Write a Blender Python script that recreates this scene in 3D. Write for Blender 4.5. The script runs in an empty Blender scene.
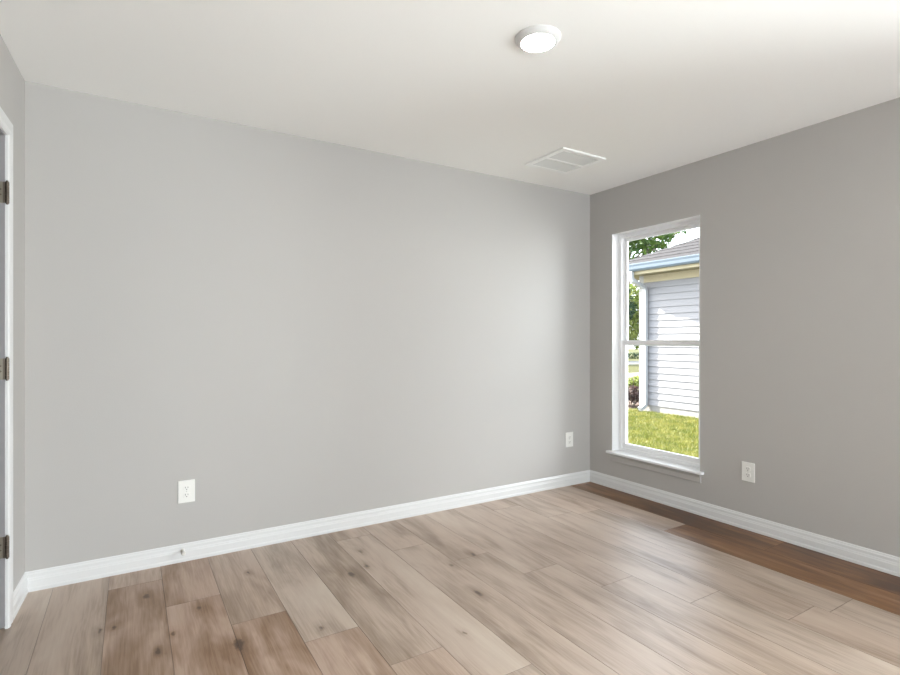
import bpy, bmesh, math, random
import numpy as np
from mathutils import Vector, Matrix
random.seed(7); rng = np.random.default_rng(7)
S = bpy.context.scene; C = S.collection
R = math.radians

# ---------------------------------------------------------------- camera, world, lights, exposure
EYE = 1.203
cd = bpy.data.cameras.new('camera'); cam = bpy.data.objects.new('camera', cd); C.objects.link(cam)
cam.location = (0, 0, EYE); cam.rotation_euler = (R(90), 0, R(-31.38))
cd.sensor_width = 36; cd.lens = 523/900*36; cd.shift_y = 2.5/900; cd.clip_start = .02; cd.clip_end = 500
S.camera = cam
S.view_settings.view_transform = 'Standard'; S.view_settings.look = 'None'
S.view_settings.gamma = 1; S.view_settings.use_curve_mapping = False
S.view_settings.exposure = -0.32

SUN_DIR = Vector((-.54, 1.35, 1.0)).normalized()          # towards the sun
W = bpy.data.worlds.new('sky'); S.world = W; W.use_nodes = True
nt = W.node_tree; nt.nodes.clear()
sky = nt.nodes.new('ShaderNodeTexSky'); sky.sky_type = 'NISHITA'; sky.sun_disc = False
sky.sun_elevation = math.asin(SUN_DIR.z); sky.sun_rotation = math.atan2(SUN_DIR.x, SUN_DIR.y)
sky.air_density = 1.0; sky.dust_density = 3.0; sky.ozone_density = 1.0
haz = nt.nodes.new('ShaderNodeMix'); haz.data_type = 'RGBA'; haz.inputs[0].default_value = .55
haz.inputs[7].default_value = (8.2, 8.5, 9.0, 1)           # thin bright cloud veil over the blue
bg = nt.nodes.new('ShaderNodeBackground'); bg.inputs[1].default_value = 1.3
wo = nt.nodes.new('ShaderNodeOutputWorld')
nt.links.new(sky.outputs[0], haz.inputs[6]); nt.links.new(haz.outputs[2], bg.inputs[0]); nt.links.new(bg.outputs[0], wo.inputs[0])

def lamp(name, kind, energy, loc, direction, color=(1, 1, 1), **kw):
    l = bpy.data.lights.new(name, kind); l.energy = energy; l.color = color
    for k, v in kw.items(): setattr(l, k, v)
    o = bpy.data.objects.new(name, l); C.objects.link(o); o.location = loc
    o.rotation_euler = Vector(direction).to_track_quat('-Z', 'Y').to_euler()
    return o
lamp('sun', 'SUN', 45.0, (0, 0, 20), -SUN_DIR, (1, .95, .87), angle=R(.8))
# added fill lamp outside the invented window behind the camera
BACK_Y = -5.0
lamp('rear_fill', 'AREA', 4, (1.45, BACK_Y - .30, 1.45), (0, 1, .0), (.93, .97, 1), shape='RECTANGLE', size=3.2, size_y=1.7)
# added fill lamp outside an invented, unseen window in the right wall
lamp('side_fill', 'AREA', 165, (3.345 + .30, -.35, 1.25), (-1, .25, .1), (.95, .98, 1), shape='RECTANGLE', size=1.6, size_y=1.5)
# added up-tilted lamps outside both unseen windows, to brighten the ceiling
lamp('rear_up_fill', 'AREA', 470, (1.45, BACK_Y - .75, .35), (0, 1, 1.15), (.89, .95, 1), shape='RECTANGLE', size=3.3, size_y=1.2)
lamp('side_up_fill', 'AREA', 75, (3.345 + .75, -.3, .15), (-.9, .5, .8), (.88, .95, 1), shape='RECTANGLE', size=1.7, size_y=.9)
# added lamp outside the visible window, angled in to brighten the walls
lamp('window_fill', 'AREA', 165, (5.7, 1.6, 1.55), (3.345-5.7, 2.55-1.6, -.3), (.95, .98, 1), shape='RECTANGLE', size=1.3, size_y=1.7)
LED = 125.0

# ---------------------------------------------------------------- helpers
def lin(r, g, b):
    f = lambda c: (c/255/12.92 if c/255 <= .04045 else ((c/255+.055)/1.055)**2.4)
    return (f(r), f(g), f(b), 1)

def mat(name, col, rough=.5, metal=0, spec=.5):
    m = bpy.data.materials.new(name); m.use_nodes = True
    b = m.node_tree.nodes['Principled BSDF']
    b.inputs['Base Color'].default_value = col; b.inputs['Roughness'].default_value = rough
    b.inputs['Metallic'].default_value = metal; b.inputs['Specular IOR Level'].default_value = spec
    return m
def N(m, t, **kw):
    n = m.node_tree.nodes.new(t)
    for k, v in kw.items(): setattr(n, k, v)
    return n
def L(m, a, b): m.node_tree.links.new(a, b)
def bsdf(m): return m.node_tree.nodes['Principled BSDF']

def bump(m, scale, strength, dist=.002, detail=3):
    tc = N(m, 'ShaderNodeTexCoord'); no = N(m, 'ShaderNodeTexNoise'); bu = N(m, 'ShaderNodeBump')
    no.inputs['Scale'].default_value = scale; no.inputs['Detail'].default_value = detail
    bu.inputs['Strength'].default_value = strength; bu.inputs['Distance'].default_value = dist
    L(m, tc.outputs['Object'], no.inputs['Vector']); L(m, no.outputs[0], bu.inputs['Height']); L(m, bu.outputs[0], bsdf(m).inputs['Normal'])
def mottle(m, scale, c1, c2, detail=4, stretch=None, lo=.3, hi=.7):
    tc = N(m, 'ShaderNodeTexCoord'); no = N(m, 'ShaderNodeTexNoise'); cr = N(m, 'ShaderNodeValToRGB')
    no.inputs['Scale'].default_value = scale; no.inputs['Detail'].default_value = detail
    cr.color_ramp.elements[0].color = c1; cr.color_ramp.elements[1].color = c2
    cr.color_ramp.elements[0].position = lo; cr.color_ramp.elements[1].position = hi
    v = tc.outputs['Object']
    if stretch:
        mp = N(m, 'ShaderNodeMapping'); mp.inputs['Scale'].default_value = stretch; L(m, v, mp.inputs[0]); v = mp.outputs[0]
    L(m, v, no.inputs['Vector']); L(m, no.outputs[0], cr.inputs[0]); L(m, cr.outputs[0], bsdf(m).inputs['Base Color'])

def box(bm, x0, x1, y0, y1, z0, z1, bev=0):
    vs = [bm.verts.new((x, y, z)) for x in (x0, x1) for y in (y0, y1) for z in (z0, z1)]
    fs = [bm.faces.new([vs[i] for i in f]) for f in ((0, 1, 3, 2), (4, 6, 7, 5), (0, 4, 5, 1), (2, 3, 7, 6), (0, 2, 6, 4), (1, 5, 7, 3))]
    if bev:
        es = list({e for f in fs for e in f.edges})
        bmesh.ops.bevel(bm, geom=es, offset=bev, segments=2, affect='EDGES', profile=.6)
    return vs
def lathe(bm, prof, seg=48, axis='Z', origin=(0, 0, 0), caps=True):
    """prof: list of (radius, height) revolved about the axis"""
    rings = []
    for r, h in prof:
        ring = []
        for i in range(seg):
            a = 2*math.pi*i/seg; p = (r*math.cos(a), r*math.sin(a), h)
            if axis == 'Y': p = (p[0], -h, p[1])
            if axis == 'X': p = (h, p[0], p[1])
            ring.append(bm.verts.new(tuple(p[k]+origin[k] for k in range(3))))
        rings.append(ring)
    for a, b in zip(rings, rings[1:]):
        for i in range(seg): bm.faces.new((a[i], a[(i+1) % seg], b[(i+1) % seg], b[i]))
    if caps: bm.faces.new(rings[0][::-1]); bm.faces.new(rings[-1])
def sweep(bm, prof, a, b, inward, cut_a=0, cut_b=0):
    """extrude a 2D profile (out, up) from a to b along a wall; cut_* = mitre slope"""
    a = Vector(a); b = Vector(b); d = (b-a).normalized(); n = Vector(inward)
    ra = [bm.verts.new(a + n*o + Vector((0, 0, u)) + d*o*cut_a) for o, u in prof]
    rb = [bm.verts.new(b + n*o + Vector((0, 0, u)) - d*o*cut_b) for o, u in prof]
    for i in range(len(prof)): j = (i+1) % len(prof); bm.faces.new((ra[i], ra[j], rb[j], rb[i]))
    bm.faces.new(ra[::-1]); bm.faces.new(rb)
def tube(bm, pts, rad, seg=10):
    pts = [Vector(p) for p in pts]; rings = []
    for i, p in enumerate(pts):
        d = (pts[min(i+1, len(pts)-1)] - pts[max(i-1, 0)]).normalized()
        u = d.orthogonal().normalized() if i == 0 else (u - d*u.dot(d)).normalized()
        v = d.cross(u); r = rad[i] if isinstance(rad, (list, tuple)) else rad
        rings.append([bm.verts.new(p + (u*math.cos(2*math.pi*k/seg) + v*math.sin(2*math.pi*k/seg))*r) for k in range(seg)])
    for a, b in zip(rings, rings[1:]):
        for k in range(seg): bm.faces.new((a[k], a[(k+1) % seg], b[(k+1) % seg], b[k]))
    bm.faces.new(rings[0][::-1]); bm.faces.new(rings[-1])
def obj(name, bm, m, parent=None, smooth=False, loc=None):
    bmesh.ops.recalc_face_normals(bm, faces=bm.faces)
    me = bpy.data.meshes.new(name); bm.to_mesh(me); bm.free()
    if smooth:
        for p in me.polygons: p.use_smooth = True
        me.set_sharp_from_angle(angle=R(35))
    me.materials.append(m)
    o = bpy.data.objects.new(name, me); C.objects.link(o)
    if parent: o.parent = parent
    if loc: o.location = loc
    return o
def struct(o, label=None, cat=None):
    o['kind'] = 'structure'
    if label: o['label'] = label
    if cat: o['category'] = cat
    return o
def tag(o, label, cat, group=None, kind=None):
    o['label'] = label; o['category'] = cat
    if group: o['group'] = group
    if kind: o['kind'] = kind
    return o
def empty(name, loc=(0, 0, 0), rz=0):
    o = bpy.data.objects.new(name, None); C.objects.link(o); o.location = loc; o.rotation_euler = (0, 0, rz); o.empty_display_size = .1
    return o
BM = bmesh.new
SKEW = .042                                                 # the left wall is a touch out of square
def skew(bm):
    for v in bm.verts: v.co.x -= (YA-v.co.y)*SKEW
    return bm

# ---------------------------------------------------------------- materials
M_wall = mat('greige_wall_paint', lin(184, 181, 178), .55, spec=.3); bump(M_wall, 170, .22, .0015)
M_ceil = mat('white_ceiling_paint', lin(249, 248, 246), .7, spec=.2); bump(M_ceil, 120, .2, .0015)
M_trim = mat('white_gloss_trim', lin(222, 222, 222), .3)
M_vinyl = mat('white_vinyl', lin(242, 242, 243), .32)
M_plate = mat('white_outlet_plastic', lin(236, 235, 231), .3)
M_dark = mat('dark_slot', lin(60, 58, 55), .6)
M_screw = mat('painted_screw', lin(205, 204, 200), .35)
M_nickel = mat('brushed_nickel', lin(150, 143, 130), .38, 1); bump(M_nickel, 400, .1, .0003)
M_nickel_pin = mat('dark_nickel_knuckle', lin(112, 102, 92), .4, 1)
M_rubber = mat('white_rubber', lin(225, 223, 218), .6)
M_lens = mat('led_lens', (1, 1, 1, 1), .4)
bsdf(M_lens).inputs['Emission Color'].default_value = (1, .965, .91, 1); bsdf(M_lens).inputs['Emission Strength'].default_value = LED
M_vent = mat('white_vent_enamel', lin(250, 250, 249), .4)
M_vent_dark = mat('vent_filter_grey', lin(214, 213, 210), .8)  # even light grey of the filter sheet behind the louvers

M_glass = bpy.data.materials.new('window_glass'); M_glass.use_nodes = True
t_ = M_glass.node_tree; t_.nodes.clear()
o_ = N(M_glass, 'ShaderNodeOutputMaterial'); mx = N(M_glass, 'ShaderNodeMixShader'); tr = N(M_glass, 'ShaderNodeBsdfTransparent')
gl = N(M_glass, 'ShaderNodeBsdfGlossy'); fr = N(M_glass, 'ShaderNodeFresnel')
tr.inputs[0].default_value = (.97, .985, .98, 1); gl.inputs['Roughness'].default_value = .01; fr.inputs[0].default_value = 1.25
L(M_glass, fr.outputs[0], mx.inputs[0]); L(M_glass, tr.outputs[0], mx.inputs[1]); L(M_glass, gl.outputs[0], mx.inputs[2]); L(M_glass, mx.outputs[0], o_.inputs[0])

# ---------------------------------------------------------------- room shell
XL, XR, YA, YB, H = -.433, 3.345, 3.189, BACK_Y, 2.44
T = .17
WY0, WY1, WZ0, WZ1 = 2.178, 2.950, .300, 2.064             # window opening in the right wall
DY0, DY1, DZ = 2.05, 2.815, 2.05                            # doorway in the left wall
DX = -.433 - .125                                           # far face of the left wall

# floor: planks laid along Y, staggered end joints
M_floor = mat('oak_look_vinyl_plank', (.3, .22, .17, 1),   .42, spec=.75)
def build_floor():
    X0, PW, LEN = -.322, .2277, 1.52
    first = {-3: 2.4, -2: 1.05, -1: .88, 0: 2.20, 1: 2.998, 2: 2.677, 3: 2.365, 4: 2.075, 5: 1.766, 6: 3.020, 7: 2.716, 8: 2.42, 9: 2.10, 10: 1.793, 11: 1.47,
             12: 1.161, 13: 2.62, 14: 2.113, 15: 1.62, 16: 2.4}
    verts, faces, cols = [], [], []
    tone = {(0, 1): (.60, .25), (0, 0): (.55, .3), (1, 1): (.56, .45), (1, 0): (.44, .65), (2, 1): (.45, .65), (2, 0): (.49, .75), (3, 1): (.56, .35), (3, 0): (.44, .7),
            (4, 1): (.58, .12), (4, 0): (.53, .55), (5, 1): (.49, .2), (5, 0): (.57, .4), (6, 1): (.50, .3), (6, 0): (.61, .2), (7, 1): (.53, .25), (7, 0): (.58, .2),
            (8, 1): (.54, .25), (8, 0): (.57, .2), (9, 1): (.58, .2), (9, 0): (.55, .2)}
    g = .0011
    for k in range(-2, 17):
        x0 = max(X0 + PW*k, DX-1.0); x1 = min(X0 + PW*(k+1), XR)
        ys = [first[k] + LEN*j for j in range(-6, 6)]
        ys = [max(YB, min(YA, y)) for y in ys] ; ys = sorted(set([YB, YA] + ys))
        segs = list(zip(ys, ys[1:]))
        for j, (a, b) in enumerate(reversed(segs)):
            # j = 0 is the plank touching the far wall
            key = (k, 1 if j == 0 and len(segs) > 1 and abs(segs[-1][0]-first[k]) < 1e-6 else 0)
            lo, hi = random.uniform(.52, .61), random.uniform(.1, .3)
            t, h = tone.get(key, (lo, hi)) if j < 2 else (lo, hi)
            if k >= 15 or (k == 14 and j > 0): t, h = (.24 if k == 14 else .34 if j == 0 else .12), 1.0     # boards at the window wall: lack of window glare put into a browner tone
            n = len(verts)
            z = 0.0
            verts += [(x0+g, a+g, z), (x1-g, a+g, z), (x1-g, b-g, z), (x0+g, b-g, z), (x0, a, z-.0016), (x1, a, z-.0016), (x1, b, z-.0016), (x0, b, z-.0016)]
            fs = [(0, 1, 2, 3), (4, 5, 1, 0), (5, 6, 2, 1), (6, 7, 3, 2), (7, 4, 0, 3)]
            faces += [tuple(n+i for i in f) for f in fs]
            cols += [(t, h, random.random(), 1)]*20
    n = len(verts)
    bx0, bx1 = DX-1.0, XR+.0
    verts += [(bx0, YB, -.0016), (bx1, YB, -.0016), (bx1, YA, -.0016), (bx0, YA, -.0016), (bx0, YB, -.12), (bx1, YB, -.12), (bx1, YA, -.12), (bx0, YA, -.12)]
    faces += [tuple(n+i for i in f) for f in ((7, 6, 5, 4), (0, 4, 5, 1), (1, 5, 6, 2), (2, 6, 7, 3), (3, 7, 4, 0))]
    cols += [(.2, .5, .5, 1)]*20
    me = bpy.data.meshes.new('floor'); me.from_pydata(verts, [], faces)
    ca = me.color_attributes.new('plank', 'FLOAT_COLOR', 'CORNER')
    ca.data.foreach_set('color', np.array(cols, dtype=np.float32).ravel())
    me.materials.append(M_floor)
    o = bpy.data.objects.new('floor', me); C.objects.link(o); struct(o)
build_floor()

def floor_shader():
    m = M_floor; b = bsdf(m)
    at = N(m, 'ShaderNodeAttribute'); at.attribute_name = 'plank'
    sp = N(m, 'ShaderNodeSeparateColor'); L(m, at.outputs['Color'], sp.inputs[0])
    tc = N(m, 'ShaderNodeTexCoord')
    def math_(op, a, b_=None, clamp=False):
        n = N(m, 'ShaderNodeMath', operation=op); n.use_clamp = clamp
        for i, v in enumerate((a, b_)):
            if v is None: continue
            if isinstance(v, (int, float)): n.inputs[i].default_value = v
            else: L(m, v, n.inputs[i])
        return n.outputs[0]
    off = math_('MULTIPLY', sp.outputs[2], 37.0)
    cb = N(m, 'ShaderNodeCombineXYZ'); L(m, off, cb.inputs[0]); L(m, off, cb.inputs[1]); L(m, off, cb.inputs[2])
    va = N(m, 'ShaderNodeVectorMath', operation='ADD'); L(m, tc.outputs['Object'], va.inputs[0]); L(m, cb.outputs[0], va.inputs[1])
    def noise(sx, sy, detail=4, dist=0, rough=.55):
        mp = N(m, 'ShaderNodeMapping'); mp.inputs['Scale'].default_value = (sx, sy, 1); L(m, va.outputs[0], mp.inputs[0])
        no = N(m, 'ShaderNodeTexNoise'); no.inputs['Scale'].default_value = 1; no.inputs['Detail'].default_value = detail
        no.inputs['Distortion'].default_value = dist; no.inputs['Roughness'].default_value = rough
        L(m, mp.outputs[0], no.inputs['Vector']); return no.outputs[0]
    broad = noise(7, 1.5, 3, .6); streak = noise(26, 1.9, 5, .5); fine = noise(230, 6, 5, .4)
    # cathedral figure
    mp = N(m, 'ShaderNodeMapping'); mp.inputs['Scale'].default_value = (1, .12, 1); L(m, va.outputs[0], mp.inputs[0])
    wv = N(m, 'ShaderNodeTexWave', wave_type='BANDS', bands_direction='X'); wv.inputs['Scale'].default_value = 16; wv.inputs['Distortion'].default_value = 14
    wv.inputs['Detail'].default_value = 2; wv.inputs['Detail Scale'].default_value = 1.6; L(m, mp.outputs[0], wv.inputs['Vector'])
    # explicit knots with dark halos stretched along the grain
    knots = KNOTS
    nx = N(m, 'ShaderNodeTexNoise'); nx.inputs['Scale'].default_value = 30; L(m, tc.outputs['Object'], nx.inputs['Vector'])
    ns = N(m, 'ShaderNodeVectorMath', operation='MULTIPLY_ADD'); ns.inputs[1].default_value = (.022, .05, 0); L(m, nx.outputs['Color'], ns.inputs[0]); L(m, tc.outputs['Object'], ns.inputs[2])
    halo = core = None
    for (x, y, r, s) in knots:
        mp = N(m, 'ShaderNodeMapping', vector_type='POINT'); mp.inputs['Location'].default_value = (-(x+.011)/r, -(y+.025)/(r*2.1), 0)
        mp.inputs['Scale'].default_value = (1/r, 1/(r*2.1), 0); L(m, ns.outputs[0], mp.inputs[0])
        ln = N(m, 'ShaderNodeVectorMath', operation='LENGTH'); L(m, mp.outputs[0], ln.inputs[0])
        h = math_('MULTIPLY', math_('SUBTRACT', 1, math_('DIVIDE', ln.outputs['Value'], 3.6), True), s*.55)
        c = math_('MULTIPLY', math_('SUBTRACT', 1, ln.outputs['Value'], True), s)
        halo = h if halo is None else math_('MAXIMUM', halo, h); core = c if core is None else math_('MAXIMUM', core, c)
    # value: plank tone + grain - knots
    v = math_('ADD', sp.outputs[0], math_('MULTIPLY', math_('SUBTRACT', broad, .5), 1.15))
    v = math_('ADD', v, math_('MULTIPLY', math_('SUBTRACT', streak, .5), .42))
    v = math_('ADD', v, math_('MULTIPLY', math_('SUBTRACT', fine, .5), .33))
    v = math_('ADD', v, math_('MULTIPLY', math_('SUBTRACT', wv.outputs['Fac'], .5), .05))
    v = math_('SUBTRACT', v, math_('MULTIPLY', halo, .55)); v = math_('SUBTRACT', v, math_('MULTIPLY', core, .6))
    r1 = N(m, 'ShaderNodeValToRGB'); r2 = N(m, 'ShaderNodeValToRGB'); 
    def ramp(n, stops):
        e = n.color_ramp.elements
        while len(e) < len(stops): e.new(.5)
        for i, (p, c) in enumerate(stops): e[i].position = p; e[i].color = c
        L(m, v, n.inputs[0])
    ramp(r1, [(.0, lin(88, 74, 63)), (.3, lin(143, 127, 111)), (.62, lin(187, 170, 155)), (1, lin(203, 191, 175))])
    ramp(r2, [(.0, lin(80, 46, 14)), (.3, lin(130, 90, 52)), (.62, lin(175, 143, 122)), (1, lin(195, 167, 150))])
    mxc = N(m, 'ShaderNodeMix', data_type='RGBA'); L(m, sp.outputs[1], mxc.inputs[0]); L(m, r1.outputs[0], mxc.inputs[6]); L(m, r2.outputs[0], mxc.inputs[7])
    # joint grooves darker: they are the bevelled faces lying below the surface
    sx = N(m, 'ShaderNodeSeparateXYZ'); L(m, tc.outputs['Object'], sx.inputs[0])
    gr = math_('MULTIPLY', math_('LESS_THAN', sx.outputs[2], -.0002), .6)
    md = N(m, 'ShaderNodeMix', data_type='RGBA'); md.inputs[7].default_value = lin(70, 55, 45); L(m, gr, md.inputs[0]); L(m, mxc.outputs[2], md.inputs[6])
    L(m, md.outputs[2], b.inputs['Base Color'])
    rr = math_('ADD', math_('MULTIPLY', fine, .12), .36); L(m, rr, b.inputs['Roughness'])
    bu = N(m, 'ShaderNodeBump'); bu.inputs['Strength'].default_value = .25; bu.inputs['Distance'].default_value = .0006; L(m, fine, bu.inputs['Height']); L(m, bu.outputs[0], b.inputs['Normal'])
KNOTS = [(.06, 2.83, .016, .8), (-.11, 2.60, .010, .8), (-.06, 2.60, .010, .8), (.09, 2.31, .008, .9), (.363, 2.20, .022, 1.0), (.26, 2.59, .012, .7), (.148, 2.42, .010, .7),
         (.52, 2.85, .008, .9), (.965, 2.55, .018, .8), (1.07, 2.61, .016, .7), (1.115, 2.80, .012, .6), (1.17, 1.80, .009, .8), (.68, 2.14, .012, .7), (1.46, 2.38, .012, .6), (1.41, 2.05, .016, .8), (1.64, 2.44, .014, .7)]
floor_shader()

bm = BM(); box(bm, DX-1.0, XR+T, YB-T, YA+T, H, H+.15); struct(obj('ceiling', bm, M_ceil))
bm = BM(); box(bm, DX-1.0, XR+T, YA, YA+T, -.12, H); struct(obj('wall_far', bm, M_wall))
# right wall with the window opening
bm = BM()
S0, S1, S2, S3 = -1.15, .50, .50, 2.0                       # unseen side window, added to let fill light in
box(bm, XR, XR+T, YB-T, S0, -.4, H); box(bm, XR, XR+T, S1, WY0, -.4, H); box(bm, XR, XR+T, S0, S1, -.4, S2); box(bm, XR, XR+T, S0, S1, S3, H)
box(bm, XR, XR+T, WY1, YA+T, -.4, H)
box(bm, XR, XR+T, WY0, WY1, -.4, WZ0); box(bm, XR, XR+T, WY0, WY1, WZ1, H)
struct(obj('wall_right', bm, M_wall))
# left wall with the doorway
bm = BM()
box(bm, DX, XL, YB, DY0-.02, 0, H); box(bm, DX, XL, DY1+.02, YA, 0, H); box(bm, DX, XL, DY0-.02, DY1+.02, DZ+.02, H)
struct(obj('wall_left', skew(bm), M_wall))
# small closet space behind the doorway
bm = BM(); box(bm, DX-1.0-.1, DX-1.0, YB-T, YA+T, -.12, H+.15); struct(obj('wall_closet', bm, M_wall))
# wall behind the camera; its wide window is added for the fill lamps
RW = (-.25, 3.15, .06, 1.45)
bm = BM()
box(bm, DX-1.0, RW[0], YB-T, YB, -.12, H); box(bm, RW[1], XR, YB-T, YB, -.12, H)
box(bm, RW[0], RW[1], YB-T, YB, -.12, RW[2]); box(bm, RW[0], RW[1], YB-T, YB, RW[3], H)
struct(obj('wall_back', bm, M_wall))
w2 = struct(empty('window_added_rear', (0, YB, 0)))  # invented rear window, an opening for the fill lamps
bm = BM()
for a, b in ((RW[0], RW[0]+.05), (1.425, 1.475), (RW[1]-.05, RW[1])): box(bm, a, b, -.06, -.01, RW[2], RW[3], .003)
for a, b in ((RW[2], RW[2]+.05), (RW[3]-.05, RW[3])): box(bm, RW[0], RW[1], -.058, -.012, a, b, .003)
obj('window_frame', bm, M_vinyl, w2)
bm = BM(); box(bm, RW[0]+.05, 1.425, -.04, -.034, RW[2]+.05, RW[3]-.05); obj('pane', bm, M_glass, w2)
bm = BM(); box(bm, 1.475, RW[1]-.05, -.04, -.034, RW[2]+.05, RW[3]-.05); obj('pane', bm, M_glass, w2)

w3 = struct(empty('window_added_side', (XR, 0, 0)))  # invented side window that the side fill lamps shine through
bm = BM()
for a, b in ((S0, S0+.05), (S1-.05, S1)): box(bm, .07, .12, a, b, S2, S3, .003)
for a, b in ((S2, S2+.05), (1.23, 1.27), (S3-.05, S3)): box(bm, .072, .118, S0, S1, a, b, .003)
obj('window_frame', bm, M_vinyl, w3)
bm = BM(); box(bm, .09, .096, S0+.05, S1-.05, S2+.05, S3-.05); obj('pane', bm, M_glass, w3)
bm = BM(); box(bm, -.035, .07, S0-.03, S1+.03, S2-.02, S2); obj('window_sill', bm, M_trim, w3)
# baseboards
BP = [(0, 0), (.0155, 0), (.0155, .014), (.0125, .020), (.0125, .052), (.0105, .056), (.0105, .060), (.0085, .066), (.0085, .080), (.0050, .086), (.0050, .090), (.002, .095), (0, .095)]
def baseboard(name, a, b, n, ca=0, cb=0):
    bm = BM(); sweep(bm, BP, a, b, n, ca, cb)
    if n[0] == 1: skew(bm)
    return struct(obj(name, bm, M_trim))
baseboard('baseboard_far', (XL, YA, 0), (XR, YA, 0), (0, -1, 0), 1, 1)
baseboard('baseboard_right', (XR, YB, 0), (XR, YA, 0), (-1, 0, 0), 1, 1)
CASW = .070
baseboard('baseboard_left', (XL, DY1+.006+CASW, 0), (XL, YA, 0), (1, 0, 0), 0, 1)
baseboard('baseboard_left', (XL, YB, 0), (XL, DY0-.006-CASW, 0), (1, 0, 0), 1, 0).name = 'baseboard_entry'
baseboard('baseboard_back', (XL, YB, 0), (XR, YB, 0), (0, 1, 0), 1, 1)

# ---------------------------------------------------------------- doorway with hinges
d = struct(empty('door_1', (XL, DY1, 0)), 'white cased doorway with nickel hinges at the left edge', 'doorway')
def rel(bm, o):                                             # world-space bmesh to the parent's frame
    bmesh.ops.translate(bm, verts=bm.verts, vec=-Vector(o.location)); return bm
M_jamb = mat('door_frame_shade_grey', lin(150, 147, 149), .45)  # shade on the door frame put into its base colour
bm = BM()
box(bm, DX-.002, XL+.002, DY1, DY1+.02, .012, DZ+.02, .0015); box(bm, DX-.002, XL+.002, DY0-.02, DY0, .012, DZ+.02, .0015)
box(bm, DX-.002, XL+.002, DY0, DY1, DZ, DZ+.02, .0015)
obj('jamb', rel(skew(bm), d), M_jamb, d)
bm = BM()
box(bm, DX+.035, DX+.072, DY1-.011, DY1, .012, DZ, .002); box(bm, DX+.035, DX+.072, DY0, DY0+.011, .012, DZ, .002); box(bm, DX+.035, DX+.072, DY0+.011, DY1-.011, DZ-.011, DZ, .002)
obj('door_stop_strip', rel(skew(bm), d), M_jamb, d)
CP = [(0, 0), (.010, 0), (.014, .004), (.0165, .010), (.0165, .022), (.013, .030), (.0145, .040), (.0165, .056), (.015, .066), (.010, .070), (0, .070)]   # (out, across from the opening)
def casing():
    bm = BM(); a = .006
    y0, y1, z1 = DY0-a, DY1+a, DZ+a
    path = lambda w: [(y1+w, 0), (y1+w, z1+w), (y0-w, z1+w), (y0-w, 0)]
    rows = []
    for o, w in CP: rows.append([bm.verts.new((XL+o, y, z)) for y, z in path(w)])
    for i in range(len(CP)):
        j = (i+1) % len(CP)
        for k in range(3): bm.faces.new((rows[i][k], rows[j][k], rows[j][k+1], rows[i][k+1]))
    bm.faces.new([r[0] for r in rows]); bm.faces.new([r[3] for r in rows][::-1])
    return bm
obj('casing', rel(skew(casing()), d), M_trim, d)
for z in (.343, 1.083, 1.815):
    hz = obj('hinge', (lambda b: (box(b, XL-.034, XL-.003, DY1-.0022, DY1, z-.044, z+.044, .0008), rel(skew(b), d))[1])(BM()), M_nickel, d)
    bm = BM()
    for i in range(5):
        h0 = z-.044+.0178*i
        lathe(bm, [(.0062, h0), (.0070, h0+.0008), (.0070, h0+.0164), (.0062, h0+.0172)], 20, 'Z', (XL+.010, DY1-.003, 0))
    lathe(bm, [(.003, z-.049), (.0045, z-.047), (.0045, z+.047), (.0035, z+.050)], 16, 'Z', (XL+.010, DY1-.003, 0))
    box(bm, XL-.004, XL+.008, DY1-.004, DY1-.001, z-.0435, z+.0435)
    obj('knuckle', rel(skew(bm), d), M_nickel_pin, hz, True)
    bm = BM()
    for dz in (-.032, -.010, .012, .032): lathe(bm, [(.0038, 0), (.0038, .0006), (.002, .0010)], 12, 'Y', (XL-.018 + (.006 if abs(dz) < .02 else -.004), DY1-.0022, z+dz))
    obj('screw', rel(skew(bm), d), M_nickel_pin, hz)

# ---------------------------------------------------------------- window
w = struct(empty('window_1', (XR, (WY0+WY1)/2, WZ0)), 'white single-hung window with sill in the right wall', 'window')
FX = XR+.072                                                # inner face of the vinyl frame
bm = BM()
e = .004
box(bm, XR-.0006, FX+.01, WY1-e, WY1, WZ0, WZ1); box(bm, XR-.0006, FX+.01, WY0, WY0+e, WZ0, WZ1); box(bm, XR-.0006, FX+.01, WY0+e, WY1-e, WZ1-e, WZ1)
obj('jamb_liner', rel(bm, w), M_vinyl, w)
def ring(bm, x0, x1, y0, y1, z0, z1, wl, wr, wb, wt, bev=.003):
    box(bm, x0, x1, y1-wl, y1, z0, z1, bev); box(bm, x0, x1, y0, y0+wr, z0, z1, bev)
    box(bm, x0+.0004, x1-.0004, y0+wr-.002, y1-wl+.002, z0, z0+wb, bev); box(bm, x0+.0004, x1-.0004, y0+wr-.002, y1-wl+.002, z1-wt, z1, bev)
iy0, iy1 = WY0+e, WY1-e
bm = BM()
ring(bm, FX, FX+.068, iy0, iy1, WZ0, WZ1-e, .030, .030, .028, .026)
ring(bm, FX+.040, FX+.068, iy0+.028, iy1-.028, WZ0+.026, WZ1-e-.024, .012, .012, .010, .010, .002)   # blind stop
obj('window_frame', rel(bm, w), M_vinyl, w)
MR = 1.183
bm = BM(); ring(bm, FX+.039, FX+.061, iy0+.032, iy1-.032, MR-.025, WZ1-e-.026, .021, .021, .034, .026)
us = obj('upper_sash', rel(bm, w), M_vinyl, w)
bm = BM(); box(bm, FX+.048, FX+.052, iy0+.050, iy1-.050, MR+.005, WZ1-e-.048); obj('pane', rel(bm, w), M_glass, us)
bm = BM(); ring(bm, FX+.009, FX+.036, iy0+.026, iy1-.026, WZ0+.024, MR+.018, .034, .034, .040, .036)
ls = obj('lower_sash', rel(bm, w), M_vinyl, w)
bm = BM(); box(bm, FX+.021, FX+.025, iy0+.058, iy1-.058, WZ0+.062, MR-.016); obj('pane', rel(bm, w), M_glass, ls)
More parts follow.
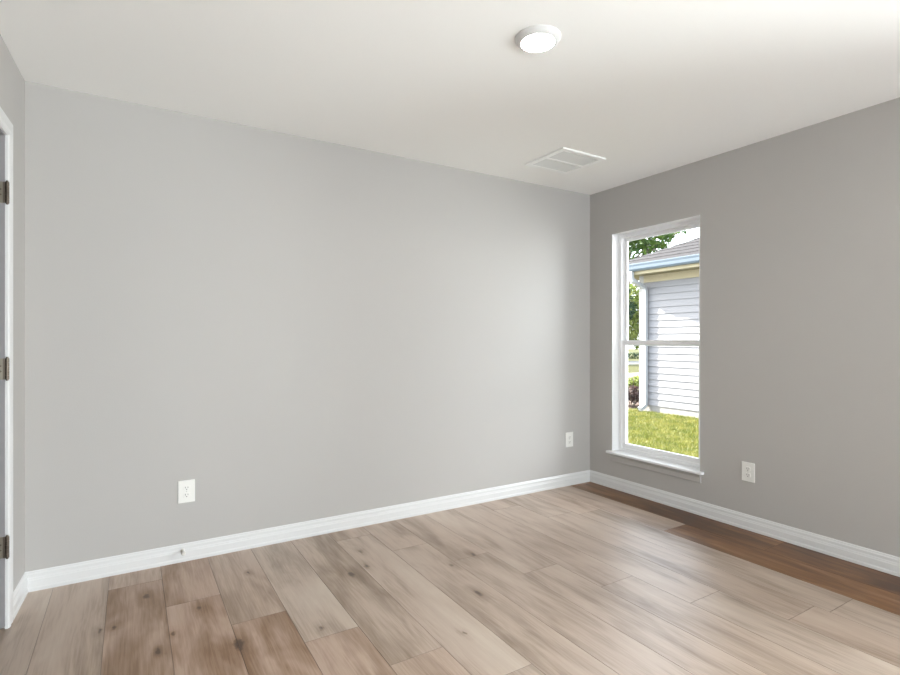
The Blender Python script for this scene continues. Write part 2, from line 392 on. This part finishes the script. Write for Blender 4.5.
# stool (interior sill board) and apron
bm = BM(); st = []
SO = .040                                                   # projection into the room
outline = [(FX+.002, iy0), (FX+.002, iy1), (XR, iy1), (XR, WY1+.030), (XR-SO, WY1+.030), (XR-SO, WY0-.030), (XR, WY0-.030), (XR, iy0)]
lo_ = [bm.verts.new((x, y, WZ0-.018)) for x, y in outline]; hi_ = [bm.verts.new((x, y, WZ0+.001)) for x, y in outline]
bm.faces.new(lo_[::-1]); bm.faces.new(hi_)
for i in range(8): j = (i+1) % 8; bm.faces.new((lo_[i], lo_[j], hi_[j], hi_[i]))
bmesh.ops.recalc_face_normals(bm, faces=bm.faces)
es = [ed for ed in bm.edges if all(abs(v.co.x-(XR-SO)) < 1e-5 for v in ed.verts) and abs(ed.verts[0].co.z-ed.verts[1].co.z) < 1e-6]
bmesh.ops.bevel(bm, geom=es, offset=.007, segments=4, affect='EDGES', profile=.5)
obj('window_sill', rel(bm, w), M_vinyl, w)
bm = BM()
AP = [(0, 0), (.010, 0), (.013, .008), (.013, .040), (.018, .047), (.024, .057), (.024, .0635), (0, .0635)]
sweep(bm, AP, (XR, WY0-.010, WZ0-.0815), (XR, WY1+.006, WZ0-.0815), (-1, 0, 0))
o = obj('apron', rel(bm, w), M_wall, w); o['label'] = 'wall-coloured apron moulding under the sill'

# ---------------------------------------------------------------- outlets
def make_outlet(name):
    t = empty(name)
    bm = BM(); box(bm, -.041, .041, -.0055, 0, -.061, .061, .0025); obj('cover_plate', bm, M_plate, t)
    for s in (1, -1):
        bm = BM(); zc = s*.0195; n = 28
        def pt(a):
            x = .0172*math.cos(a); z = max(-.0142, min(.0142, .0172*math.sin(a))); return x, z
        f = [bm.verts.new((pt(2*math.pi*i/n)[0], -.0075, zc+pt(2*math.pi*i/n)[1])) for i in range(n)]
        g = [bm.verts.new((pt(2*math.pi*i/n)[0]*1.03, -.0050, zc+pt(2*math.pi*i/n)[1]*1.03)) for i in range(n)]
        bm.faces.new(f)
        for i in range(n): bm.faces.new((f[i], f[(i+1) % n], g[(i+1) % n], g[i]))
        rc = obj('receptacle', bm, M_plate, t)
        bm = BM()
        box(bm, -.0075, -.0052, -.0079, -.0072, zc-.0015, zc+.0075); box(bm, .0052, .0075, -.0079, -.0072, zc-.0005, zc+.0065)
        lathe(bm, [(.0028, 0), (.0028, .0007)], 14, 'Y', (0, -.0072, zc-.0075))
        so = obj('slots', bm, M_dark, rc); so['label'] = 'dark prong slots'
    bm = BM(); lathe(bm, [(.0032, 0), (.0032, .0008), (.0018, .0014)], 16, 'Y', (0, -.0055, 0)); obj('screw', bm, M_screw, t)
    return t
def copy_tree(o, parent=None):
    c = o.copy(); C.objects.link(c); c.parent = parent
    for ch in o.children: copy_tree(ch, c)
    return c
G = 'white wall outlets'
ot = make_outlet('wall_outlet'); ot.location = (.259, YA, .377)
tag(ot, 'white duplex outlet low on the long far wall, above the door stop', 'outlet', G)
o2 = copy_tree(ot); o2.location = (3.102, YA, .378); tag(o2, 'small white outlet on the far wall, close to the room corner left of the window', 'outlet', G)
o3 = copy_tree(ot); o3.location = (XR, 1.847, .366); o3.rotation_euler = (0, 0, R(-90)); tag(o3, 'white duplex outlet on the right wall, just right of the window sill', 'outlet', G)

# ---------------------------------------------------------------- door stop on the baseboard
t = empty('door_stop', (.240, YA-.0105, .062)); tag(t, 'small white knob door stop on the far baseboard below the outlet', 'door stop')
bm = BM(); lathe(bm, [(.011, 0), (.011, .003), (.006, .006), (.0042, .012), (.0042, .040)], 24, 'Y'); obj('stem', bm, M_rubber, t, True)
bm = BM(); lathe(bm, [(.006, .036), (.010, .038), (.0115, .044), (.0112, .052), (.008, .058), (.003, .060)], 24, 'Y'); obj('rubber_tip', bm, M_rubber, t, True)

# ---------------------------------------------------------------- ceiling light
t = empty('ceiling_light', (1.424, 1.643, H)); tag(t, 'round white disk light glowing on the ceiling', 'ceiling light')
bm = BM(); lathe(bm, [(.094, 0), (.094, -.004), (.090, -.008), (.078, -.018), (.073, -.0205), (.068, -.0205), (.0665, -.016), (.0665, -.004)], 72, caps=False); obj('trim_ring', bm, M_trim, t, True)
bm = BM(); lathe(bm, [(.0665, -.010), (.0665, -.0185), (.062, -.0205), (.050, -.0225), (.030, -.0240), (.008, -.0246)], 72); obj('lens', bm, M_lens, t, True)

# ---------------------------------------------------------------- ceiling vent
VX0, VX1, VY0, VY1 = 2.362, 2.757, 2.480, 2.862
t = empty('ceiling_vent', ((VX0+VX1)/2, (VY0+VY1)/2, H)); tag(t, 'square white return air vent grille on the ceiling', 'vent')
hx, hy = (VX1-VX0)/2, (VY1-VY0)/2; fw = .036
bm = BM()
def fr_(x0, x1, y0, y1): box(bm, x0, x1, y0, y1, -.012, 0, .003)
fr_(-hx, hx, -hy, -hy+fw); fr_(-hx, hx, hy-fw, hy); fr_(-hx, -hx+fw, -hy+fw-.003, hy-fw+.003); fr_(hx-fw, hx, -hy+fw-.003, hy-fw+.003)
obj('frame', bm, M_vent, t)
bm = BM(); box(bm, -hx+fw-.002, hx-fw+.002, -.009, .009, -.0125, -.001, .002); obj('divider_bar', bm, M_vent, t)
for y0, y1 in ((-hy+fw, -.009), (.009, hy-fw)):
    bm = BM(); n = 15
    for i in range(n):
        y = y0+(y1-y0)*(i+.5)/n
        v = [bm.verts.new(p) for x in (-hx+fw-.002, hx-fw+.002) for p in ((x, y+.0046, -.0085), (x, y+.0038, -.0095), (x, y-.0046, -.0030), (x, y-.0038, -.0020))]
        for q in ((0, 1, 2, 3), (7, 6, 5, 4), (0, 4, 5, 1), (1, 5, 6, 2), (2, 6, 7, 3), (3, 7, 4, 0)): bm.faces.new([v[k] for k in q])
    obj('louvers', bm, M_trim, t)
bm = BM(); box(bm, -hx+fw-.002, hx-fw+.002, -hy+fw-.002, hy-fw+.002, -.0012, -.0002); o = obj('filter', bm, M_vent_dark, t); o['label'] = 'grey filter behind the louvers'

# ================================================================ outdoors
GZ = -.335
M_soil = mat('lawn_soil', (0, 0, 0, 1), .95, spec=.1); mottle(M_soil, 2.2, lin(50, 52, 23), lin(73, 72, 45), 8)
bm = BM()
for (x0, x1, y0, y1) in ((XR+T, 75, -25, 90),): box(bm, x0, x1, y0, y1, GZ-.3, GZ)
struct(obj('lawn', bm, M_soil))

# neighbour's house: Empty at its near corner on the ground
HX, HY, EV = 9.5, 7.575, .45                                # wall plane, corner, eave projection
HL, HD = 14.0, 10.0
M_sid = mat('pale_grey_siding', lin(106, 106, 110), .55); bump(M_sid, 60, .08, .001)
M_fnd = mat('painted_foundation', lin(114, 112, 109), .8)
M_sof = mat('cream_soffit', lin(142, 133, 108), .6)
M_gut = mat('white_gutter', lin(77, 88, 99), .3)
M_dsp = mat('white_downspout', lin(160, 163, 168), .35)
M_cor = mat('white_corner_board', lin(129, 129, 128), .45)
M_shg = mat('grey_shingles', (0, 0, 0, 1), .9, spec=.15); mottle(M_shg, 9, lin(36, 34, 36), lin(49, 47, 48), 6, (1, 1, 1))
h = empty('house', (HX, HY, GZ)); tag(h, "neighbour's single-storey house with pale lap siding, seen through the window", 'house')
SZ0, SZ1 = .145, 2.935                                        # siding from/to, above the ground
bm = BM(); EXP = .139; n = int((SZ1-SZ0)/EXP)+1
for i in range(n):                                          # lap courses: each one leans out at its lower edge
    z0 = SZ0+EXP*i; z1 = min(z0+EXP, SZ1)
    v = [bm.verts.new(p) for p in ((-.024, -HL, z0), (-.024, 0, z0), (-.003, 0, z1), (-.003, -HL, z1), (0.0, -HL, z0), (0.0, 0, z0))]
    bm.faces.new(v[:4]); bm.faces.new((v[0], v[4], v[5], v[1]))
    u = [bm.verts.new(p) for p in ((0, .024, z0), (HD, .024, z0), (HD, .003, z1), (0, .003, z1), (0, 0, z0), (HD, 0, z0))]
    bm.faces.new(u[:4]); bm.faces.new((u[0], u[4], u[5], u[1]))
obj('siding', bm, M_sid, h)
bm = BM(); box(bm, .004, HD, -HL, -.002, 0, SZ1); obj('wall', bm, M_sid, h)
bm = BM(); box(bm, -.004, .0035, -HL, .004, 0, SZ0-.002); obj('foundation', bm, M_fnd, h)
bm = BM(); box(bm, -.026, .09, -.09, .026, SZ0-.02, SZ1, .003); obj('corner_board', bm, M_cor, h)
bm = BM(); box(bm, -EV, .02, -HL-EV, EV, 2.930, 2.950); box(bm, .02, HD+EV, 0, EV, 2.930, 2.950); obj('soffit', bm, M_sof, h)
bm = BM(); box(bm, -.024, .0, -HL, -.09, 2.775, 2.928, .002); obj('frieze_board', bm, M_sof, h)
FZ0, FZ1 = 2.928, 3.125
bm = BM(); box(bm, -EV-.02, -EV, -HL-EV, EV+.02, FZ0-.02, FZ1); box(bm, -EV, HD+EV, EV, EV+.02, FZ0-.02, FZ1); obj('fascia', bm, M_sof, h)
GP = [(0, 0), (.085, 0), (.105, .03), (.112, .075), (.125, .105), (.125, .120), (.112, .120), (.100, .075), (.080, .010), (.006, .010), (.006, .120), (0, .120)]
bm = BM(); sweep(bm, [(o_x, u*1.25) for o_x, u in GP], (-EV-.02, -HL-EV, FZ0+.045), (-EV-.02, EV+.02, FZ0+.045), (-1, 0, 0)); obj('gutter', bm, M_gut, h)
bm = BM()                                                   # downspout: elbow under the gutter, drop against the corner, kick-out at the foot
def rect_pipe(bm, pts, a=.045, b=.04, norm=(0, 1, 0)):
    pts = [Vector(p) for p in pts]; nn = Vector(norm); rings = []
    for i, p in enumerate(pts):
        dd = (pts[min(i+1, len(pts)-1)] - pts[max(i-1, 0)]).normalized(); s = dd.cross(nn).normalized()
        rings.append([bm.verts.new(p + nn*x*a + s*y*b) for x, y in ((-1, -1), (1, -1), (1, 1), (-1, 1))])
    for p, q in zip(rings, rings[1:]):
        for k in range(4): bm.faces.new((p[k], p[(k+1) % 4], q[(k+1) % 4], q[k]))
    bm.faces.new(rings[0][::-1]); bm.faces.new(rings[-1])
DSY = -.165
rect_pipe(bm, [(-EV-.07, DSY, 2.975), (-EV-.07, DSY, 2.875), (-EV-.03, DSY, 2.795), (-.10, DSY, 2.655), (-.075, DSY, 2.575), (-.075, DSY, .22), (-.085, DSY, .14), (-.24, DSY, .06)])
obj('downspout', bm, M_dsp, h)
# hip roof with shingle courses
bm = BM(); P = .435; rz0 = FZ1-.005; ex = EV+.10; NC = 22
half = HD/2+ex
rows = []
for i in range(NC+1):
    q = half*i/NC; z = rz0+P*q
    rows.append((q, z))
for i in range(NC):
    (q0, z0), (q1, z1) = rows[i], rows[i+1]
    za = z0+.012
    A = [(-ex+q0, -HL-ex+q0, za), (-ex+q0, ex-q0, za), (-ex+q1, ex-q1, z1), (-ex+q1, -HL-ex+q1, z1)]
    B = [(-ex+q0, ex-q0, za), (HD+ex-q0, ex-q0, za), (HD+ex-q1, ex-q1, z1), (-ex+q1, ex-q1, z1)]
    for f in (A, B): bm.faces.new([bm.verts.new(p) for p in f])
    lip = [(-ex+q0, -HL-ex+q0, za), (-ex+q0, ex-q0, za), (-ex+q0, ex-q0, z0), (-ex+q0, -HL-ex+q0, z0)]
    bm.faces.new([bm.verts.new(p) for p in lip])
box(bm, -ex, HD+ex, -HL-ex, ex, rz0-.03, rz0)
obj('roof', bm, M_shg, h)

# distant ground bands: driveway, street, kerb-side grass beyond
M_con = mat('pale_concrete', lin(104, 103, 99), .85); M_asp = mat('grey_asphalt', lin(67, 69, 70), .9)
bm = BM(); box(bm, 5, 40, 14.4, 16.3, GZ-.1, GZ+.012); struct(obj('driveway', bm, M_con), 'pale concrete driveway strip beyond the house corner', 'driveway')
bm = BM(); box(bm, 4, 60, 22.0, 25.6, GZ-.1, GZ+.010); struct(obj('street', bm, M_asp), 'grey street strip far beyond the house corner', 'street')
M_mul = mat('reddish_mulch', (0, 0, 0, 1), .95); mottle(M_mul, 14, lin(53, 36, 28), lin(86, 67, 56), 6)
bm = BM(); lathe(bm, [(1.25, 0), (1.15, .04), (.4, .06)], 28, 'Z', (9.85, 9.2, GZ)); struct(obj('mulch_bed', bm, M_mul), 'reddish mulch bed around the house corner', 'mulch bed')

# foliage built leaf by leaf
def leaf_mat(name, c1, c2):
    m = mat(name, c1, .55, spec=.3); gi = N(m, 'ShaderNodeNewGeometry'); cr = N(m, 'ShaderNodeValToRGB')
    cr.color_ramp.elements[0].color = c1; cr.color_ramp.elements[1].color = c2
    L(m, gi.outputs['Random Per Island'], cr.inputs[0]); L(m, cr.outputs[0], bsdf(m).inputs['Base Color'])
    tl = N(m, 'ShaderNodeBsdfTranslucent'); ms = N(m, 'ShaderNodeMixShader'); ms.inputs[0].default_value = .35
    out = m.node_tree.nodes['Material Output']
    L(m, cr.outputs[0], tl.inputs[0]); L(m, bsdf(m).outputs[0], ms.inputs[1]); L(m, tl.outputs[0], ms.inputs[2]); L(m, ms.outputs[0], out.inputs[0])
    return m
M_leaf1 = leaf_mat('mid_green_leaves', lin(42, 70, 25), lin(93, 119, 46))
M_leaf2 = leaf_mat('yellow_green_leaves', lin(85, 103, 35), lin(132, 138, 74))
M_leaf3 = leaf_mat('dark_green_leaves', lin(21, 44, 24), lin(42, 68, 31))
M_leaf4 = leaf_mat('purple_brown_leaves', lin(46, 31, 34), lin(81, 63, 61))
M_bark = mat('grey_brown_bark', (0, 0, 0, 1), .9); mottle(M_bark, 12, lin(95, 84, 74), lin(150, 138, 124), 6, (3, 3, .5))
def leaves(name, centres, radii, n, size, m, parent):
    centres = np.array(centres, float); radii = np.array(radii, float)
    wgt = radii**2; k = rng.choice(len(centres), n, p=wgt/wgt.sum())
    dirs = rng.normal(size=(n, 3)); dirs /= np.linalg.norm(dirs, axis=1)[:, None]
    p = centres[k] + dirs*(radii[k]*rng.uniform(.45, 1.0, n)**.6)[:, None]*np.array([1, 1, .8])
    a = rng.normal(size=(n, 3)); a /= np.linalg.norm(a, axis=1)[:, None]
    b = np.cross(a, rng.normal(size=(n, 3))); b /= np.linalg.norm(b, axis=1)[:, None]
    s = size*rng.uniform(.6, 1.3, n)[:, None]; c = np.cross(a, b)
    v = np.stack([p-a*s, p-b*s*.42+c*s*.12, p+a*s, p+b*s*.42+c*s*.12], 1).reshape(-1, 3)
    f = np.arange(n*4).reshape(n, 4)
    f = np.concatenate([f[:, [0, 1, 2]], f[:, [0, 2, 3]]], 0)
    me = bpy.data.meshes.new(name); me.from_pydata(v.tolist(), [], f.tolist()); me.materials.append(m)
    o = bpy.data.objects.new(name, me); C.objects.link(o); o.parent = parent
    return o
def tree(loc, height, clumps, n, size, m, label, trunk_r=.2):
    t = empty('tree', loc); tag(t, label, 'tree', 'trees beyond the house corner')
    bm = BM(); top = Vector((0, 0, height*.62))
    tube(bm, [(0, 0, -.1), (.05, .02, height*.25), (-.04, .05, height*.45), top], [trunk_r*1.2, trunk_r, trunk_r*.8, trunk_r*.4])
    for c, r in clumps:
        c = Vector(c); s = Vector((0, 0, min(height*.5, max(height*.22, c.z*.6))))
        tube(bm, [s, s.lerp(c, .5)+Vector((0, 0, .25)), c, c+(c-s)*.12], [trunk_r*.42, trunk_r*.26, trunk_r*.12, .01], 7)
    obj('trunk', bm, M_bark, t, True)
    leaves('foliage', [c for c, r in clumps], [r for c, r in clumps], n, size, m, t)
    return t
def along(px, zc):                                          # a point on the ground out through the window, by bearing and distance
    a = R(31.38) + math.atan((px-450)/523); q = zc/math.cos(math.atan((px-450)/523)); return (q*math.sin(a), q*math.cos(a), GZ)
# big tree whose upper boughs show above the eave
tree(along(617, 24), 9.0, [((0, 0, 6.6), 1.5), ((1.0, -.4, 6.4), .9), ((-1.3, .7, 6.2), 1.4), ((-.6, 0, 5.2), 1.2), ((1.5, -.9, 6.3), .8), ((2.1, -1.2, 6.5), .5), ((2.7, -1.6, 6.7), .33), ((.6, -.3, 5.5), .9), ((.2, .3, 7.8), .9), ((-2.2, 1.2, 5.4), 1.2), ((1.5, -1.0, 5.6), .6)],
     4200, .15, M_leaf1, 'tall mid-green tree whose leafy boughs rise above the neighbouring roof', .22)
tree(along(612, 33), 6.5, [((0, 0, 4.6), 1.2), ((.4, -.3, 3.6), 1.1), ((-1.0, .6, 3.8), 1.3), ((.2, 0, 2.5), .9), ((-.8, .4, 2.2), 1.0)], 2600, .15, M_leaf3, 'darker green tree at the left edge of the window view, below the eave', .16)
tree(along(623, 38), 6.0, [((0, 0, 4.4), 1.5), ((1.0, -.6, 4.9), 1.1), ((1.0, -.6, 2.9), 1.0), ((-1.2, .7, 3.6), 1.4), ((1.4, -.9, 3.6), 1.5), ((.2, 0, 2.4), 1.4), ((-1.5, 1.0, 1.9), 1.1), ((1.2, -.6, 1.7), 1.1)], 4200, .18, M_leaf2, 'sunlit yellow-green tree beside the white corner of the neighbouring house', .18)
SHRUBS = []
def shrub(loc, r, hgt, n, size, m, label):
    SHRUBS.append((loc[0], loc[1], r*1.1))
    t = empty('shrub', loc); tag(t, label, 'shrub', 'shrubs by the house corner')
    bm = BM()
    for i in range(7):
        a = 2*math.pi*i/7; tube(bm, [(.03*math.cos(a), .03*math.sin(a), -.03), (.4*r*math.cos(a), .4*r*math.sin(a), hgt*.5), (.7*r*math.cos(a), .7*r*math.sin(a), hgt*.85)], [.012, .009, .004], 6)
    obj('stems', bm, M_bark, t)
    leaves('foliage', [(0, 0, hgt*.6), (r*.4, 0, hgt*.45), (-r*.4, .1, hgt*.45), (0, -r*.4, hgt*.4)], [r*.6, r*.5, r*.5, r*.5], n, size, m, t)
p = along(632, 12.0); shrub((p[0], p[1], GZ+.03), .34, .50, 700, .045, M_leaf4, 'low purple-brown shrub in the mulch bed by the house corner')
p = along(635, 14.6); shrub(p, .36, .60, 700, .06, M_leaf2, 'bright yellow-green shrub behind the purple-brown one')
p = along(632, 43)
t = empty('hedge', p); tag(t, 'low dark green hedge across the far street', 'hedge')
leaves('foliage', [(x*.5, -x*.28, .25) for x in range(-5, 9)], [.36]*14, 2200, .09, M_leaf3, t)

# lawn grass: short blades over the part of the yard the window looks onto
def lawn_mat():
    m = leaf_mat('lawn_grass', lin(70, 82, 17), lin(125, 122, 63)); nt = m.node_tree
    cr = next(n for n in nt.nodes if n.type == 'VALTORGB'); gi = next(n for n in nt.nodes if n.type == 'NEW_GEOMETRY')
    tc = N(m, 'ShaderNodeTexCoord'); no = N(m, 'ShaderNodeTexNoise'); no.inputs['Scale'].default_value = 5; no.inputs['Detail'].default_value = 6
    ma = N(m, 'ShaderNodeMath', operation='MULTIPLY_ADD'); ma.inputs[1].default_value = 2.6; ma.inputs[2].default_value = -1.05
    mb = N(m, 'ShaderNodeMath', operation='MULTIPLY_ADD'); mb.inputs[1].default_value = .5
    L(m, tc.outputs['Object'], no.inputs['Vector']); L(m, no.outputs[0], ma.inputs[0]); L(m, gi.outputs['Random Per Island'], mb.inputs[0]); L(m, ma.outputs[0], mb.inputs[2]); L(m, mb.outputs[0], cr.inputs[0])
    return m
def grass():
    n = 70000
    x = rng.uniform(4.3, 9.42, n); y = x*rng.uniform(.60, .97, n)
    keep = ~((x > HX-.06) & (y < HY+.06)) & (np.hypot(x-9.85, y-9.2) > 1.27) & ~((x > 9.12) & (abs(y-HY+.165) < .11))
    for sx, sy, sr in SHRUBS: keep &= np.hypot(x-sx, y-sy) > sr
    x, y = x[keep], y[keep]; n = len(x)
    hgt = rng.uniform(.02, .06, n)*(.6+.8*rng.random(n)); a = rng.uniform(0, 2*math.pi, n); wd = rng.uniform(.004, .008, n); le = rng.uniform(.0, .05, n); b = rng.uniform(0, 2*math.pi, n)
    z = np.full(n, GZ-.002)
    v = np.stack([np.stack([x-np.cos(a)*wd, y-np.sin(a)*wd, z], 1), np.stack([x+np.cos(a)*wd, y+np.sin(a)*wd, z], 1), np.stack([x+np.cos(b)*le, y+np.sin(b)*le, z+hgt], 1)], 1).reshape(-1, 3)
    f = np.arange(n*3).reshape(n, 3)
    me = bpy.data.meshes.new('grass'); me.from_pydata(v.tolist(), [], f.tolist()); me.materials.append(lawn_mat())
    o = bpy.data.objects.new('grass', me); C.objects.link(o); tag(o, 'short sunlit green lawn grass outside the window', 'grass', kind='stuff')
grass()
